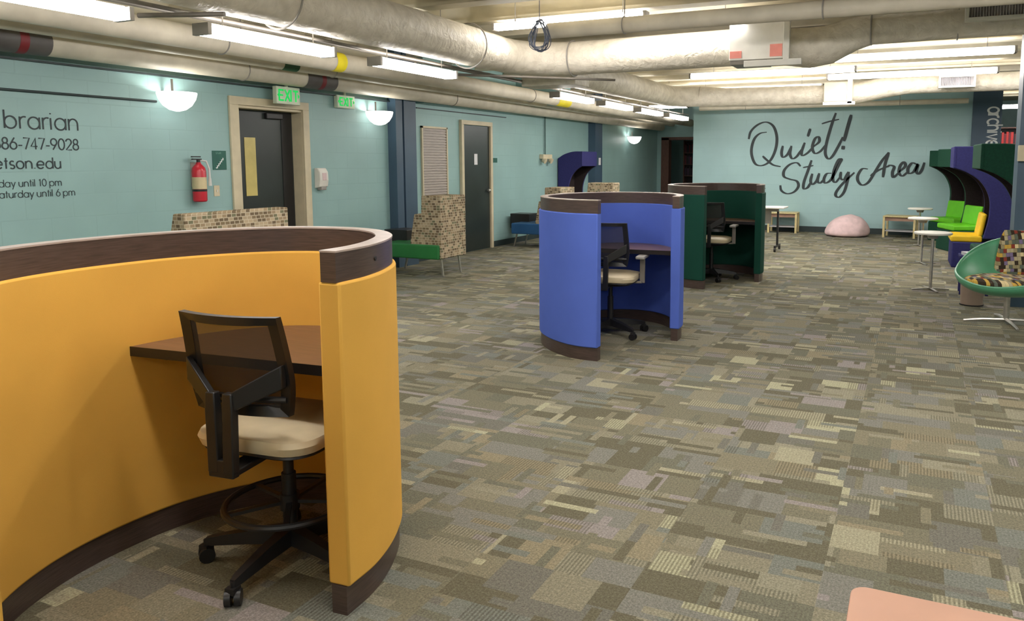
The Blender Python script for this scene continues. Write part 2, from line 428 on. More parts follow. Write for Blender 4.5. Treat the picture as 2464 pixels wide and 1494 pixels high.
# ------------------------------------------------------------------ monoline lettering (round geometric letters)
def arc(cx, cy, rx, ry, a0, a1, n=14):
    return [(cx + rx * math.cos(math.radians(a0 + (a1 - a0) * k / n)), cy + ry * math.sin(math.radians(a0 + (a1 - a0) * k / n))) for k in range(n + 1)]
R_ = .5
def ring(cx): return arc(cx, .5, .5, .5, 0, 360, 24)
G = {  # strokes with x-height 1, ascender 1.5; value = (strokes, advance)
 'a': ([ring(.5), [(1, 1), (1, 0)]], 1.3), 'b': ([ring(.5), [(0, 1.5), (0, 0)]], 1.3), 'd': ([ring(.5), [(1, 1.5), (1, 0)]], 1.3),
 'c': ([arc(.5, .5, .5, .5, 45, 315)], 1.1), 'e': ([[(0, .5), (1, .5)] + arc(.5, .5, .5, .5, 0, 320)[1:]], 1.28), 'o': ([ring(.5)], 1.28), 'p': ([ring(.5), [(0, 1), (0, -.5)]], 1.3),
 'r': ([[(0, 0), (0, 1)], [(0, .6)] + arc(.4, .6, .4, .4, 170, 70)], .72), 'i': ([[(0, 0), (0, 1)], [(0, 1.32), (0, 1.42)]], .38), 'l': ([[(0, 0), (0, 1.5)]], .38),
 'n': ([[(0, 0), (0, 1)], arc(.42, .55, .42, .45, 180, 0) + [(.84, 0)]], 1.18), 'm': ([[(0, 0), (0, 1)], arc(.36, .6, .36, .4, 180, 0) + [(.72, 0)], arc(1.08, .6, .36, .4, 180, 0) + [(1.44, 0)]], 1.75),
 'u': ([[(0, 1), (0, .45)] + arc(.42, .45, .42, .45, 180, 360) , [(.84, 1), (.84, 0)]], 1.2), 't': ([[(.2, 1.4), (.2, 0)], [(0, 1), (.42, 1)]], .7),
 's': ([arc(.32, .74, .28, .26, 40, 270, 10) + arc(.32, .24, .3, .24, 90, -150, 10)], .9), 'h': ([[(0, 0), (0, 1.5)], arc(.42, .55, .42, .45, 180, 0) + [(.84, 0)]], 1.18),
 'v': ([[(0, 1), (.42, 0), (.84, 1)]], 1.05), 'y': ([[(0, 1), (.42, 0)], [(.86, 1), (.2, -.5)]], 1.08), '.': ([[(.05, 0), (.05, .1)]], .4), '-': ([[(0, .5), (.5, .5)]], .72), ' ': ([], .55),
 'S': ([arc(.4, 1.1, .36, .38, 30, 270, 12) + arc(.4, .36, .4, .36, 90, -160, 12)], 1.05),
 '0': ([arc(.45, .75, .45, .75, 0, 360, 24)], 1.15), '1': ([[(.1, 1.25), (.35, 1.5), (.35, 0)]], .8), '2': ([arc(.42, 1.08, .42, .42, 170, -30, 12) + [(0, 0), (.86, 0)]], 1.1),
 '4': ([[(.66, 0), (.66, 1.5), (0, .4), (.9, .4)]], 1.15), '6': ([arc(.45, .46, .45, .46, 0, 360, 20), [(.1, .75), (.62, 1.5)]], 1.15), '7': ([[(0, 1.5), (.86, 1.5), (.25, 0)]], 1.05),
 '8': ([arc(.42, .4, .42, .4, 0, 360, 20), arc(.42, 1.13, .34, .36, 0, 360, 20)], 1.1), '9': ([arc(.45, 1.04, .45, .46, 0, 360, 20), [(.8, .75), (.28, 0)]], 1.15),
 'E': ([[(0, 0), (0, 1.5)], [(0, .1), (.75, .1)], [(0, 1.4), (.75, 1.4)], [(0, .75), (.65, .75)]], 1.1), 'X': ([[(0, 0), (.85, 1.5)], [(0, 1.5), (.85, 0)]], 1.15), 'I': ([[(0, 0), (0, 1.5)]], .45), 'T': ([[(.45, 0), (.45, 1.4)], [(0, 1.4), (.9, 1.4)]], 1.2),
 'A': ([[(0, 0), (.5, 1.5), (1, 0)], [(.2, .5), (.8, .5)]], 1.25), 'R': ([[(0, 0), (0, 1.5), (.5, 1.5)] + arc(.5, 1.13, .37, .37, 90, -90, 8) + [(0, .76)], [(.45, .76), (.9, 0)]], 1.15)}
def stroke(b, pts, wd, put, d0, d1, wfun=None):
    """flat raised ribbon along 2-D points; put(u, v, d) gives the world point"""
    P = [Vector(p) for p in pts]; rows = []
    for i, p in enumerate(P):
        t = P[min(i + 1, len(P) - 1)] - P[max(i - 1, 0)]
        if t.length < 1e-9: continue
        t.normalize(); nrm = Vector((-t.y, t.x)); h = (wfun(i / (len(P) - 1), t) if wfun else wd) / 2
        a, c = p + nrm * h, p - nrm * h
        rows.append([put(a.x, a.y, d0), put(c.x, c.y, d0), put(c.x, c.y, d1), put(a.x, a.y, d1)])
    b.rings(rows)
def text_width(s): return sum(G[c][1] for c in s)
def write(b, s, u0, v0, xh, wd, put, d0, d1, track=1.0):
    u = u0; kk = 0
    for ch in s:
        st, adv = G[ch]
        for q in st:
            kk += 1
            stroke(b, [(u + x * xh, v0 + y * xh) for x, y in q], wd, put, d0, d1 + kk * 2e-5)
        u += adv * xh * track
    return u
putL = lambda u, v, d: Vector((XL + d, u, v))
wt = thing('wall_lettering', 'dark contact details lettered on the teal wall left of the red extinguisher', 'lettering', (XL, 4.1, 0))
def line(s, uend, v, xh, wd, cond=.9):
    u = uend - (text_width(s) - .28) * xh - 4.1
    for wd_ in s.split(' '):
        b = B(); u = write(b, wd_, u, v, xh, wd, lambda a, c, d: Vector((d, uend - 4.1 + (a - uend + 4.1) * cond, c)), .002, .005) + .55 * xh
        b.build('word', m_letter, wt)
line('brarian', 4.462, 1.757, .098, .0125, .93)
line('886-747-9028', 4.45, 1.588, .062, .0105)
line('etson.edu', 4.288, 1.428, .062, .0105, .92)
line('day until 10 pm', 4.28, 1.279, .040, .0055)
line('Saturday until 6 pm', 4.39, 1.190, .040, .0055)

# brush script on the far wall, traced stroke by stroke in wall coordinates (x, z)
def farpt(zx, zy):
    px, py = 1800 + zx / 2.988, zy / 2.988
    R = camo.rotation_euler.to_matrix()
    d = R @ Vector(((px - 1370) / 1850, -(py - 600) / 1850, -1))
    t = (YF) / d.y
    return (d.x * t, H + d.z * t)
SCRIPT = {'Quiet': [
 [(5, 1000), (20, 945), (70, 897), (130, 878), (180, 905), (205, 970), (205, 1040), (185, 1110), (150, 1165), (100, 1190), (55, 1180), (30, 1130), (25, 1070), (45, 1000), (85, 960), (135, 950)],
 [(105, 1122), (135, 1150), (180, 1185), (235, 1198)],
 [(250, 1048), (241, 1100), (252, 1130), (285, 1108), (312, 1052)], [(312, 1048), (302, 1105), (318, 1140), (350, 1125), (385, 1075)],
 [(408, 1025), (386, 1090), (392, 1118), (430, 1098), (470, 1055)], [(448, 925), (430, 982)],
 [(470, 1055), (512, 1018), (506, 984), (480, 1000), (462, 1060), (480, 1102), (520, 1088), (555, 1045)],
 [(632, 812), (600, 900), (566, 1020), (555, 1100), (575, 1140), (605, 1125), (650, 1050), (682, 985)], [(530, 890), (590, 872), (655, 858)]],
 'exclamation': [[(742, 825), (715, 920), (690, 1015)], [(686, 1048), (682, 1075)]],
 'Study': [[(378, 1195), (350, 1170), (300, 1183), (260, 1225), (258, 1268), (300, 1288), (350, 1302), (362, 1340), (330, 1380), (280, 1392), (240, 1370), (232, 1332)],
 [(457, 1152), (430, 1230), (402, 1310), (400, 1355), (428, 1348), (452, 1310)], [(395, 1205), (470, 1190)],
 [(462, 1248), (450, 1300), (463, 1325), (493, 1300), (512, 1250)], [(512, 1245), (500, 1298), (518, 1315), (548, 1290)],
 [(600, 1245), (565, 1250), (545, 1290), (555, 1315), (590, 1298), (620, 1250), (655, 1180), (672, 1146), (650, 1150), (620, 1220), (610, 1290), (630, 1310), (660, 1275)],
 [(668, 1235), (665, 1278), (690, 1290), (722, 1235)], [(725, 1235), (715, 1300), (690, 1380), (655, 1417), (630, 1405), (640, 1370), (690, 1310), (765, 1240)]],
 'Area': [[(862, 1215), (820, 1215), (790, 1260), (790, 1300), (820, 1330), (865, 1310), (910, 1240), (960, 1160), (1012, 1095)], [(1012, 1095), (985, 1180), (970, 1275)], [(880, 1265), (930, 1228), (1005, 1195)],
 [(1000, 1200), (1022, 1188), (1050, 1200), (1038, 1240), (1045, 1275), (1085, 1240)],
 [(1085, 1237), (1130, 1195), (1120, 1165), (1095, 1190), (1085, 1240), (1110, 1265), (1152, 1232)],
 [(1215, 1182), (1180, 1172), (1150, 1210), (1155, 1245), (1190, 1235), (1222, 1180), (1210, 1230), (1226, 1250), (1250, 1220), (1268, 1168)]]}
qs = thing('wall_script', 'large black brush script across the pale far wall above the beanbag', 'lettering', (-1.7, YF, 0))
kk = 0
for word, sts in SCRIPT.items():
    b = B()
    for st in sts:
        kk += 1
        P = catmull([Vector(farpt(*p)) for p in st], 6)
        P = [(p.x + 1.7, p.y) for p in P]
        wf = lambda t, d, bold=(word == 'exclamation'): (.025 + (.037 + .012 * bold) * max(0, abs(d.y) ** 1.3)) * (.55 + .45 * min(1, 6 * min(t, 1 - t) + .3))
        stroke(b, P, .03, lambda u, v, d: Vector((u, -d, v)), .002, .006 + kk * 1e-4, wf)
    b.build('word' if word != 'exclamation' else 'exclamation_mark', m_letter, qs)
# "archives" reading downwards on the far column
b = B(); write(b, 'archives', 0, 0, .175, .040, lambda u, v, d: Vector((v, -d, -u * .66)), .002, .006, .95)
o = b.build('column_lettering', m_wletter); o.location = (1.165, 16.98, 2.53)
tag(o, 'white lower-case lettering running down the blue column at the far corner', 'lettering')

# ------------------------------------------------------------------ study carrels
OUT = [(-2.0, .967), (-2.15, .968), (-2.30, 1.015), (-2.50, 1.15), (-2.66, 1.34), (-2.755, 1.57), (-2.785, 1.82), (-2.755, 2.1), (-2.65, 2.34), (-2.47, 2.53), (-2.23, 2.605), (-2.0, 2.55), (-1.82, 2.40), (-1.71, 2.22), (-1.645, 2.03), (-1.63, 1.864)]
CO = (-2.2, 1.86)
path = catmull([(x - CO[0], y - CO[1]) for x, y in OUT], 8)
TH = .082
o_out, o_in = offset(path, -.0), offset(path, TH)
c_out, c_in = offset(path, .012), offset(path, TH - .012)
def carrel(label, fabric, loc, rz, zdesk):
    t = thing('study_carrel', label, 'study carrel', loc, rz, 'curved study carrels')
    B().ribbon(o_in, o_out, .10, 1.105).build('fabric_panel', fabric, t, smooth=True, bevel=.008)
    B().ribbon(c_in, c_out, 1.105, 1.20).build('rim_band', m_lam, t, smooth=True)
    B().ribbon(offset(path, TH - .010), offset(path, .010), 1.20, 1.206).build('rim_cap', m_lamsheen, t, smooth=True)  # top face carries the painted ceiling highlight
    B().ribbon(c_in, c_out, 0, .10).build('kick_base', m_lam, t, smooth=True)
    # desk: front edge straight, back edge follows the inside of the wall
    a, bq = Vector((-2.72 - CO[0], 1.895 - CO[1])), Vector((-1.68 - CO[0], 2.01 - CO[1]))
    side = lambda p: (bq - a).x * (p.y - a.y) - (bq - a).y * (p.x - a.x)
    ins = [p for p in offset(path, TH + .001) if side(p) > 0]
    poly = [(p.x, p.y) for p in ins]
    dk = B().prism(list(reversed(poly)), zdesk - .035, zdesk).build('desktop', m_desk, t, bevel=.002)
    B().bar((poly[0][0], poly[0][1], zdesk - .018), (poly[-1][0], poly[-1][1], zdesk - .018), .004, .037).build('edge_band', m_black2, dk)
    # wall cleats that carry the desk
    for x0, y0 in ((-.43, .12), (.36, .26)): B().box(x0, x0 + .05, y0, y0 + .08, zdesk - .055, zdesk - .034).build('cleat', m_black, t)
    # dark grommet in the rim near the free end
    p, q = path[-12], path[-11]
    nrm = Vector(((q - p).y, -(q - p).x)).normalized() * -1
    B().cyl((p.x - nrm.x * .014, p.y - nrm.y * .014, 1.155), (p.x + nrm.x * -.008, p.y + nrm.y * -.008, 1.155), .008, n=10).build('grommet', m_black, t)
    return t
YELL = carrel('big amber fabric study carrel in the left foreground, with a drafting stool inside', m_yel, (CO[0], CO[1], 0), 0, .785)
BLUE = carrel('royal blue fabric study carrel standing mid-room', m_blu, (-2.325, 6.09, 0), 0, .735)
GREEN = carrel('dark green fabric study carrel behind the blue one', m_grn, (-2.30, 9.66, 0), math.radians(-9), .735)

# ------------------------------------------------------------------ task chairs (face +Y)
def task_chair(label, loc, rz, zs, ring_z=None, arms=False, spin=0.0):
    t = thing('task_chair', label, 'chair', loc, rz, 'mesh-backed task chairs in the carrels')
    legs = B()
    legs.cyl((0, 0, .07), (0, 0, .135), .038, .03, 16)
    ang = [math.radians(spin + 72 * k) for k in range(5)]
    for a in ang:
        c, s_ = math.cos(a), math.sin(a)
        rows = []
        for r, z, wd, ht in ((.02, .105, .03, .03), (.15, .098, .024, .024), (.29, .082, .017, .016), (.315, .078, .012, .012)):
            rows.append([Vector((c * r - s_ * y, s_ * r + c * y, z + zz)) for y, zz in ((-wd, -ht), (wd, -ht), (wd * .8, ht), (-wd * .8, ht))])
        legs.rings(rows)
    sb = legs.build('star_base', m_black, t, smooth=True)
    for k, a in enumerate(ang):
        cx, cy = .315 * math.cos(a), .315 * math.sin(a); d = Vector((-math.sin(a + .5), math.cos(a + .5), 0)); b = B()
        for sgn in (-1, 1):
            p = Vector((cx, cy, .028)) + d * .016 * sgn
            b.cyl(p - d * .010, p + d * .010, .028, n=16)
        b.cyl((cx, cy, .03), (cx, cy, .085), .009, n=8); b.box(cx - .018, cx + .018, cy - .018, cy + .018, .045, .066)
        b.build('caster', m_black, sb, smooth=True)
    b = B(); b.cyl((0, 0, .12), (0, 0, zs * .62), .026, n=16); b.cyl((0, 0, zs * .6), (0, 0, zs - .075), .019, n=16)
    b.build('gas_column', m_black, t, smooth=True)
    if ring_z:
        b = B(); b.tube([(.225 * math.cos(2 * PI * k / 36), .225 * math.sin(2 * PI * k / 36), ring_z) for k in range(36)], .012, 8, loop=True)
        for k in range(5): b.bar((.03 * math.cos(k * 2 * PI / 5 + .3), .03 * math.sin(k * 2 * PI / 5 + .3), ring_z), (.22 * math.cos(k * 2 * PI / 5 + .3), .22 * math.sin(k * 2 * PI / 5 + .3), ring_z), .02, .012)
        b.cyl((0, 0, ring_z - .03), (0, 0, ring_z + .03), .036, n=16)
        b.build('foot_ring', m_black, t, smooth=True)
    # seat: padded, with a black pan below
    def sq(w_, d_, z, rr=.1, y0=0.0, n=6):
        out = []
        for cx, cy, a0 in ((w_ - rr, d_ - rr, 0), (-w_ + rr, d_ - rr, 90), (-w_ + rr, -d_ + rr, 180), (w_ - rr, -d_ + rr, 270)):
            for k in range(n + 1):
                a = math.radians(a0 + 90 * k / n); out.append(Vector((cx + rr * math.cos(a), y0 + cy + rr * math.sin(a), z)))
        return out
    B().rings([sq(.215, .205, zs - .062), sq(.235, .225, zs - .05), sq(.243, .233, zs - .022), sq(.236, .226, zs - .004), sq(.19, .18, zs + .010), sq(.10, .09, zs + .013, .05)]).build('seat_cushion', m_seat, t, smooth=True)
    B().rings([sq(.10, .12, zs - .098, .04), sq(.19, .18, zs - .085), sq(.228, .218, zs - .064), sq(.225, .215, zs - .056)]).build('seat_pan', m_black, t, smooth=True)
    # back: slightly curved trapezoid frame with mesh
    zb, zt = zs + .09, zs + (.435 if ring_z else .455)
    def bp(u, v):     # u across -1..1, v up 0..1
        half = .188 + .03 * math.sin(min(1, v * 2.2) * PI / 2) - .022 * v
        return Vector((u * half, -.235 - .045 * v + .035 * u * u - .03 * math.sin(v * PI) * 0 - .028 * (v - .3) ** 2, zb + (zt - zb) * v))
    NU, NV = 12, 14
    ringo = [bp(-1 + 2 * k / NU, 1) for k in range(NU)] + [bp(1, 1 - k / NV) for k in range(NV)] + [bp(1 - 2 * k / NU, 0) for k in range(NU)] + [bp(-1, k / NV) for k in range(NV)]
    fr = B(); rows = []
    cen = sum(ringo, Vector()) / len(ringo)
    for p in ringo:
        q = p + (cen - p) * .02
        inn = (cen - p); inn.y = 0; wd = .030
        L = inn.length; inn = inn / L
        sx = .040 if abs(p.x) > .15 else .026
        pi = p + Vector((-math.copysign(sx, p.x) * min(1, (abs(p.x) / .15) ** 3), 0, (-.028 if p.z > zt - .02 else .034 if p.z < zb + .02 else 0)))
        rows.append([p + Vector((0, .012, 0)), p + Vector((0, -.014, 0)), pi + Vector((0, -.012, 0)), pi + Vector((0, .010, 0))])
    fr.rings(rows, loop=True); fr.build('back_frame', m_black, t, smooth=True)
    b = B(); G_ = [[b.bm.verts.new(bp(-.9 + 1.8 * i / 10, .03 + .94 * j / 10) + Vector((0, .002, 0))) for i in range(11)] for j in range(11)]
    for j in range(10):
        for i in range(10): b.face([G_[j][i], G_[j][i + 1], G_[j + 1][i + 1], G_[j + 1][i]])
    b.build('back_mesh', m_mesh, t, smooth=True)
    # lumbar bar
    b = B(); b.tube([bp(-.92 + 1.84 * k / 10, .17) + Vector((0, -.006, 0)) for k in range(11)], .012, 8); b.build('lumbar_bar', m_black, t, smooth=True)
    # Y-shaped yoke and twin posts behind the back
    b = B()
    for sgn in (-1, 1):
        lo = Vector((sgn * .030, -.315, zs - .085)); mid = Vector((sgn * .034, -.312, zs + .13)); side = bp(sgn * .93, .42) + Vector((0, -.018, 0))
        b.rings([[lo + Vector((dx, dy, 0)) for dx, dy in ((-.021, -.016), (.021, -.016), (.021, .016), (-.021, .016))],
                 [mid + Vector((dx, dy, 0)) for dx, dy in ((-.021, -.016), (.021, -.016), (.021, .016), (-.021, .016))],
                 [mid + Vector((dx, dy, .055)) for dx, dy in ((-.018, -.014), (.018, -.014), (.018, .014), (-.018, .014))]])
        s1, s2 = mid + Vector((0, 0, .02)), side
        b.rings([[s1 + Vector((0, dy, dz)) for dy, dz in ((-.013, -.032), (.013, -.032), (.013, .032), (-.013, .032))], [s2 + Vector((0, dy, dz)) for dy, dz in ((-.013, -.04), (.013, -.04), (.013, .04), (-.013, .04))]])
    b.box(-.05, .05, -.33, -.30, zs - .10, zs - .04); b.bar((0, -.31, zs - .095), (0, -.05, zs - .085), .07, .022)
    b.build('back_yoke', m_black, t, smooth=True, bevel=.004)
    if arms:
        for sgn in (-1, 1):
            b = B(); x = sgn * .275
            b.bar((sgn * .12, .02, zs - .075), (x, .02, zs - .07), .05, .018); b.bar((x, .02, zs - .078), (x, .02, zs + .142), .018, .045)
            a = b.build('armrest', m_conduit, t, smooth=False, bevel=.005)
            B().box(x - .04, x + .04, -.10, .14, zs + .138, zs + .165).build('arm_pad', m_grey, a, bevel=.01)
    return t
task_chair('black mesh-backed drafting stool with a foot ring in the amber carrel', (-2.075, 2.065, 0), math.radians(6), .55, ring_z=.232, spin=200)
task_chair('black mesh-backed chair with cream seat and arms in the blue carrel', (-2.385, 6.14, 0), math.radians(8), .53, arms=True, spin=-40)
task_chair('black mesh-backed chair with cream seat and arms in the green carrel', (-2.36, 9.62, 0), math.radians(2), .535, arms=True, spin=-62)

# ------------------------------------------------------------------ high-backed benches along the left wall (seat faces the wall)
def bench(label, loc, seatmat, length=.62, table=True):
    t = thing('lounge_bench', label, 'bench', loc, 0, 'patterned high-backed benches')
    L = length
    B().box(-.95, -.03, 0, L, .23, .42).build('seat', seatmat, t, bevel=.02, seg=3)
    prof = [(0, .24), (0, 1.05), (-.30, 1.05), (-.31, .82), (-.42, .81), (-.49, .43), (-.47, .40), (-.05, .24)]
    B().prismY(prof, .03, L).build('backrest', m_pattern, t, bevel=.012)
    for x, y in ((-.06, .10), (-.06, L - .1), (-.88, .10), (-.88, L - .1)):
        sx = .03 if x > -.5 else -.06
        B().bar((x, y, .235), (x + sx, y, .006), .022, .022).build('leg', m_chrome, t)
    if table:
        B().box(-1.16, -.78, .36, L + .10, .30, .56).build('side_table', m_black2, t, bevel=.006)
    return t
GB = bench('green-seated bench with patterned high back, beside the amber carrel', (-5.54, 8.24, 0), m_gvin)
bench('blue-seated bench with patterned high back, partly hidden by the blue carrel', (-5.54, 11.86, 0), m_bvin)
t = thing('lounge_bench', 'patterned back of a bench far behind the blue carrel by the post', 'bench', (-5.06, 13.15, 0), 0, 'patterned high-backed benches')
B().box(-.95, -.03, -.3, .32, .23, .42).build('seat', m_bvin, t, bevel=.02)
B().prismY([(0, .24), (0, 1.105), (-.50, 1.105), (-.58, .43), (-.05, .24)], -.02, .32).build('backrest', m_pattern, t, bevel=.012)
for x, y in ((-.06, -.2), (-.06, .22), (-.88, -.2), (-.88, .22)): B().bar((x, y, .235), (x, y, .004), .022, .022).build('leg', m_chrome, t)
t = thing('lounge_bench', 'long patterned bench back showing over the amber carrel, below the extinguisher', 'bench', (-5.55, 4.50, 0), 0, 'patterned high-backed benches')
B().box(-.95, -.03, 0, 1.16, .23, .42).build('seat', m_gvin, t, bevel=.02)
B().prismY([(0, .24), (0, 1.05), (-.14, 1.05), (-.30, .43), (-.05, .24)], 0, 1.16).build('backrest', m_pattern, t, bevel=.012)
for x, y in ((-.06, .1), (-.06, 1.06), (-.88, .1), (-.88, 1.06)): B().bar((x, y, .235), (x, y, .004), .022, .022).build('leg', m_chrome, t)

# ------------------------------------------------------------------ hooded booths (open towards -X)
def booth(label, loc, rz, shell, cush, basem, width=.74, ds=.56):
    t = thing('hooded_booth', label, 'booth seat', loc, rz, 'hooded booth seats')
    def prof(o):
        top = [Vector(p) for p in ((0 + o, 1.70 - o), (.30, 1.695 - o), (.60, 1.64 - o), (.80 - o, 1.56 - o))]
        cut = catmull([(.40, .42), (.455, .70), (.45, .98), (.34, 1.20), (.17, 1.33), (0 + o, 1.40)], 6)
        return [(p.x, p.y) for p in catmull(top, 4)] + [(.80 - o, .42)] + [(p.x, p.y) for p in cut]
    wd = width / 2
    b = B()
    for sgn in (-1, 1): b.prismY(prof(0), sgn * wd - .025, sgn * wd + .025)
    b.box(.75, .80, -wd, wd, .42, 1.56); b.box(-.02, .03, -wd - .025, wd + .025, 1.40, 1.70)
    b.build('hood', shell, t, bevel=.012)
    b = B()
    for sgn in (-1, 1): b.prismY(prof(.012), sgn * (wd - .026) - .006, sgn * (wd - .026) + .006)
    b.box(.735, .752, -wd + .03, wd - .03, .42, 1.55); b.box(.03, .042, -wd + .03, wd - .03, 1.405, 1.66); b.box(.04, .74, -wd + .03, wd - .03, 1.53, 1.545)
    b.build('lining', m_lining, t)
    B().box(.02, .80, -wd - .02, wd + .02, .0, .36).build('plinth', basem, t, bevel=.015)
    B().box(.0, ds, -wd + .035, wd - .035, .36, .45).build('seat_cushion', cush, t, bevel=.025, seg=3)
    B().rings([[Vector((x, y, z)) for x, y in ((ds - .06, -wd + .06), (ds, -wd + .06), (ds, wd - .06), (ds - .06, wd - .06))] if i == 0 else
               [Vector((x + .05, y, z)) for x, y in ((ds - .06, -wd + .06), (ds, -wd + .06), (ds, wd - .06), (ds - .06, wd - .06))] for i, z in enumerate((.44, .76))]).build('back_cushion', cush, t, bevel=.025, seg=3)
    return t
booth('dark green hooded booth seat beside the blue column, nearest of the row', (.66, 10.75, 0), math.radians(3), m_forest, m_forest, m_navy)
booth('navy hooded booth seat with yellow cushions', (.45, 12.48, 0), math.radians(1), m_navy, m_sun, m_navy, ds=.40)
booth('dark green hooded booth seat with lime cushions behind the navy one', (.44, 14.35, 0), math.radians(20), m_forest, m_lime, m_forest, ds=.45)
booth('hooded booth seat with lime cushions in the far right corner', (.42, 15.95, 0), math.radians(36), m_forest, m_lime, m_forest, ds=.38)
LB = booth('navy hooded booth seat against the left wall behind the benches', (-6.22, 14.75, 0), PI, m_navy, m_bvin, m_navy)
LB.scale = (.66, 1, 1)

# ------------------------------------------------------------------ pedestal tables, magazine
def pedestal(label, loc):
    t = thing('pedestal_table', label, 'table', loc, 0, 'small white pedestal tables')
    B().lathe([(.195, .650), (.205, .655), (.205, .672), (.195, .678)], 32).build('tabletop', m_white, t, smooth=True)
    B().cyl((0, 0, .02), (0, 0, .652), .017).build('pedestal', m_chrome, t, smooth=True)
    B().cyl((0, 0, .60), (0, 0, .652), .05, .07).build('mounting_plate', m_grey, t, smooth=True)
    for k in range(4):
        a = k * PI / 2 + .35
        B().bar((0, 0, .022), (.21 * math.cos(a), .21 * math.sin(a), .008), .028, .012).build('foot', m_chrome, t, bevel=.003)
    return t
P1 = pedestal('small white pedestal table nearest the green shell chair', (.185, 9.83, 0))
dup(P1, (.09, 12.36, 0), None, 'small white pedestal table in front of the navy booth')
dup(P1, (.055, 14.95, 0), None, 'small white pedestal table farthest away, near the far wall')
tb = thing('side_stool', 'low dark stool behind the shell chair carrying a magazine', 'stool', (.62, 9.75, 0))
B().box(-.16, .16, -.16, .16, .40, .44).build('stool_top', m_navy, tb, bevel=.01)
for sx in (-1, 1):
    for sy in (-1, 1): B().box(sx * .13 - .015, sx * .13 + .015, sy * .13 - .015, sy * .13 + .015, 0, .40).build('leg', m_navy, tb)
mg = B().box(-.10, .10, -.07, .07, 0, .035).build('magazine_stack', m_paper); mg.location = (.60, 9.72, .44); mg.rotation_euler = (0, 0, .3)
tag(mg, 'white magazines stacked behind the green shell chair', 'magazines')

# ------------------------------------------------------------------ green shell chair
sh = thing('shell_chair', 'green moulded shell armchair with mosaic cushions on a four-star steel base', 'armchair', (.80, 8.05, 0), math.radians(152))
def shell_pt(t, th):
    f = math.cos(th)                      # +1 at the front, -1 at the back (front is +Y)
    bk = (1 - f) / 2
    rim = .375 + .10 * abs(math.sin(th)) ** 2 + .40 * max(0, (bk - .35) / .65) ** 1.25
    Rx, Ry = .46, .41 + .02 * bk
    rr = math.sin(t * PI / 2) ** .85
    z = .27 + (rim - .27) * (1 - math.cos(t * PI / 2)) ** 1.05
    return Vector((math.sin(th) * Rx * rr, math.cos(th) * Ry * rr - .0 - .10 * bk * t * t, z))
b = B(); NT, NA = 14, 48
b.rings([[shell_pt(max(.03, i / NT), 2 * PI * k / NA) for k in range(NA)] for i in range(NT + 1)], True, False)
o = b.build('shell', m_shell, sh, smooth=True, solid=.016)
b = B(); b.tube([shell_pt(1, 2 * PI * k / NA) for k in range(NA)], .011, 8, loop=True); b.build('shell_rim', m_shell, sh, smooth=True)
B().blob((0, .03, .385), (.34, .31, .06), 28, 12, .75).build('seat_pad', m_mosaic, sh, smooth=True)
b = B(); rows = []
for i in range(9):
    v = i / 8; row = []
    for k in range(24):
        a = 2 * PI * k / 24
        x = .27 * math.copysign(abs(math.cos(a)) ** .5, math.cos(a)) * (1 - .08 * v); y = .05 * math.sin(a)
        sc = min(1, 4 * v + .35, 4 * (1 - v) + .35)
        row.append(Vector((x * (.85 + .15 * sc), -.30 - .09 * v - .05 + y * sc + .10 * (x / .27) ** 2 * .6, .40 + .43 * v)))
    rows.append(row)
b.rings(rows); b.build('back_pad', m_mosaic, sh, smooth=True)
B().cyl((0, 0, .03), (0, 0, .285), .026).cyl((0, 0, .25), (0, 0, .29), .06, .10).build('pedestal', m_chrome, sh, smooth=True)
for k in range(4):
    a = k * PI / 2 + math.radians(38)
    B().tube([(0, 0, .035), (.2 * math.cos(a), .2 * math.sin(a), .03), (.36 * math.cos(a), .36 * math.sin(a), .012)], [.018, .015, .010], 8).build('foot', m_chrome, sh, smooth=True)
tr = thing('waste_bin', 'small round waste bin on the carpet behind the green shell chair', 'bin', (.565, 8.95, 0))
B().lathe([(.085, 0), (.105, .01), (.115, .30), (.105, .30), (.09, .03)], 28).build('bin_body', plain('beige_bin', (150, 130, 116), .5, .05), tr, smooth=True)
B().lathe([(.113, .0), (.113, .012)], 28).build('bin_foot', m_black, tr, smooth=True)

# ------------------------------------------------------------------ furniture by the far wall
b = B(); rows = []
for i in range(13):
    v = i / 12
    row = []
    for k in range(40):
        a = 2 * PI * k / 40
        r = (1 - v ** 2.6) ** .55 * (1.0 if v > .12 else .9 + .85 * v)
        r = max(r, .01)
        wob = 1 + .06 * noise.noise(Vector((math.cos(a) * 2, math.sin(a) * 2, v * 2)))
        row.append(Vector((.43 * r * math.cos(a) * wob + .06 * v, .40 * r * math.sin(a) * wob, .44 * v * (1 + .04 * noise.noise(Vector((math.cos(a), math.sin(a), 4)))))))
    rows.append(row)
b.rings(rows); o = b.build('beanbag', m_pink, None, sub=1); o.location = (-1.28, 16.42, 0)
tag(o, 'pale pink slumped beanbag against the far wall', 'beanbag')
def lowtable(label, loc, rz):
    t = thing('low_table', label, 'low table', loc, rz, 'low wooden tables by the far wall')
    B().box(-.30, .30, -.24, .24, .405, .43).build('tabletop', m_birch, t, bevel=.004)
    B().box(-.26, .26, -.20, -.18, .33, .405).box(-.26, .26, .18, .20, .33, .405).box(-.26, -.24, -.18, .18, .33, .405).box(.24, .26, -.18, .18, .33, .405).build('apron', m_apron, t)
    for sx in (-1, 1):
        for sy in (-1, 1): B().box(sx * .28 - .02, sx * .28 + .02, sy * .21 - .02, sy * .21 + .02, 0, .405).build('leg', m_birch, t)
    B().box(-.27, .27, -.19, .19, .12, .135).build('shelf', m_louv, t)
    return t
LT = lowtable('low wooden table left of the pink beanbag', (-2.58, 16.79, 0), .02)
dup(LT, (-.28, 16.62, 0), -.12, 'low wooden table right of the pink beanbag')
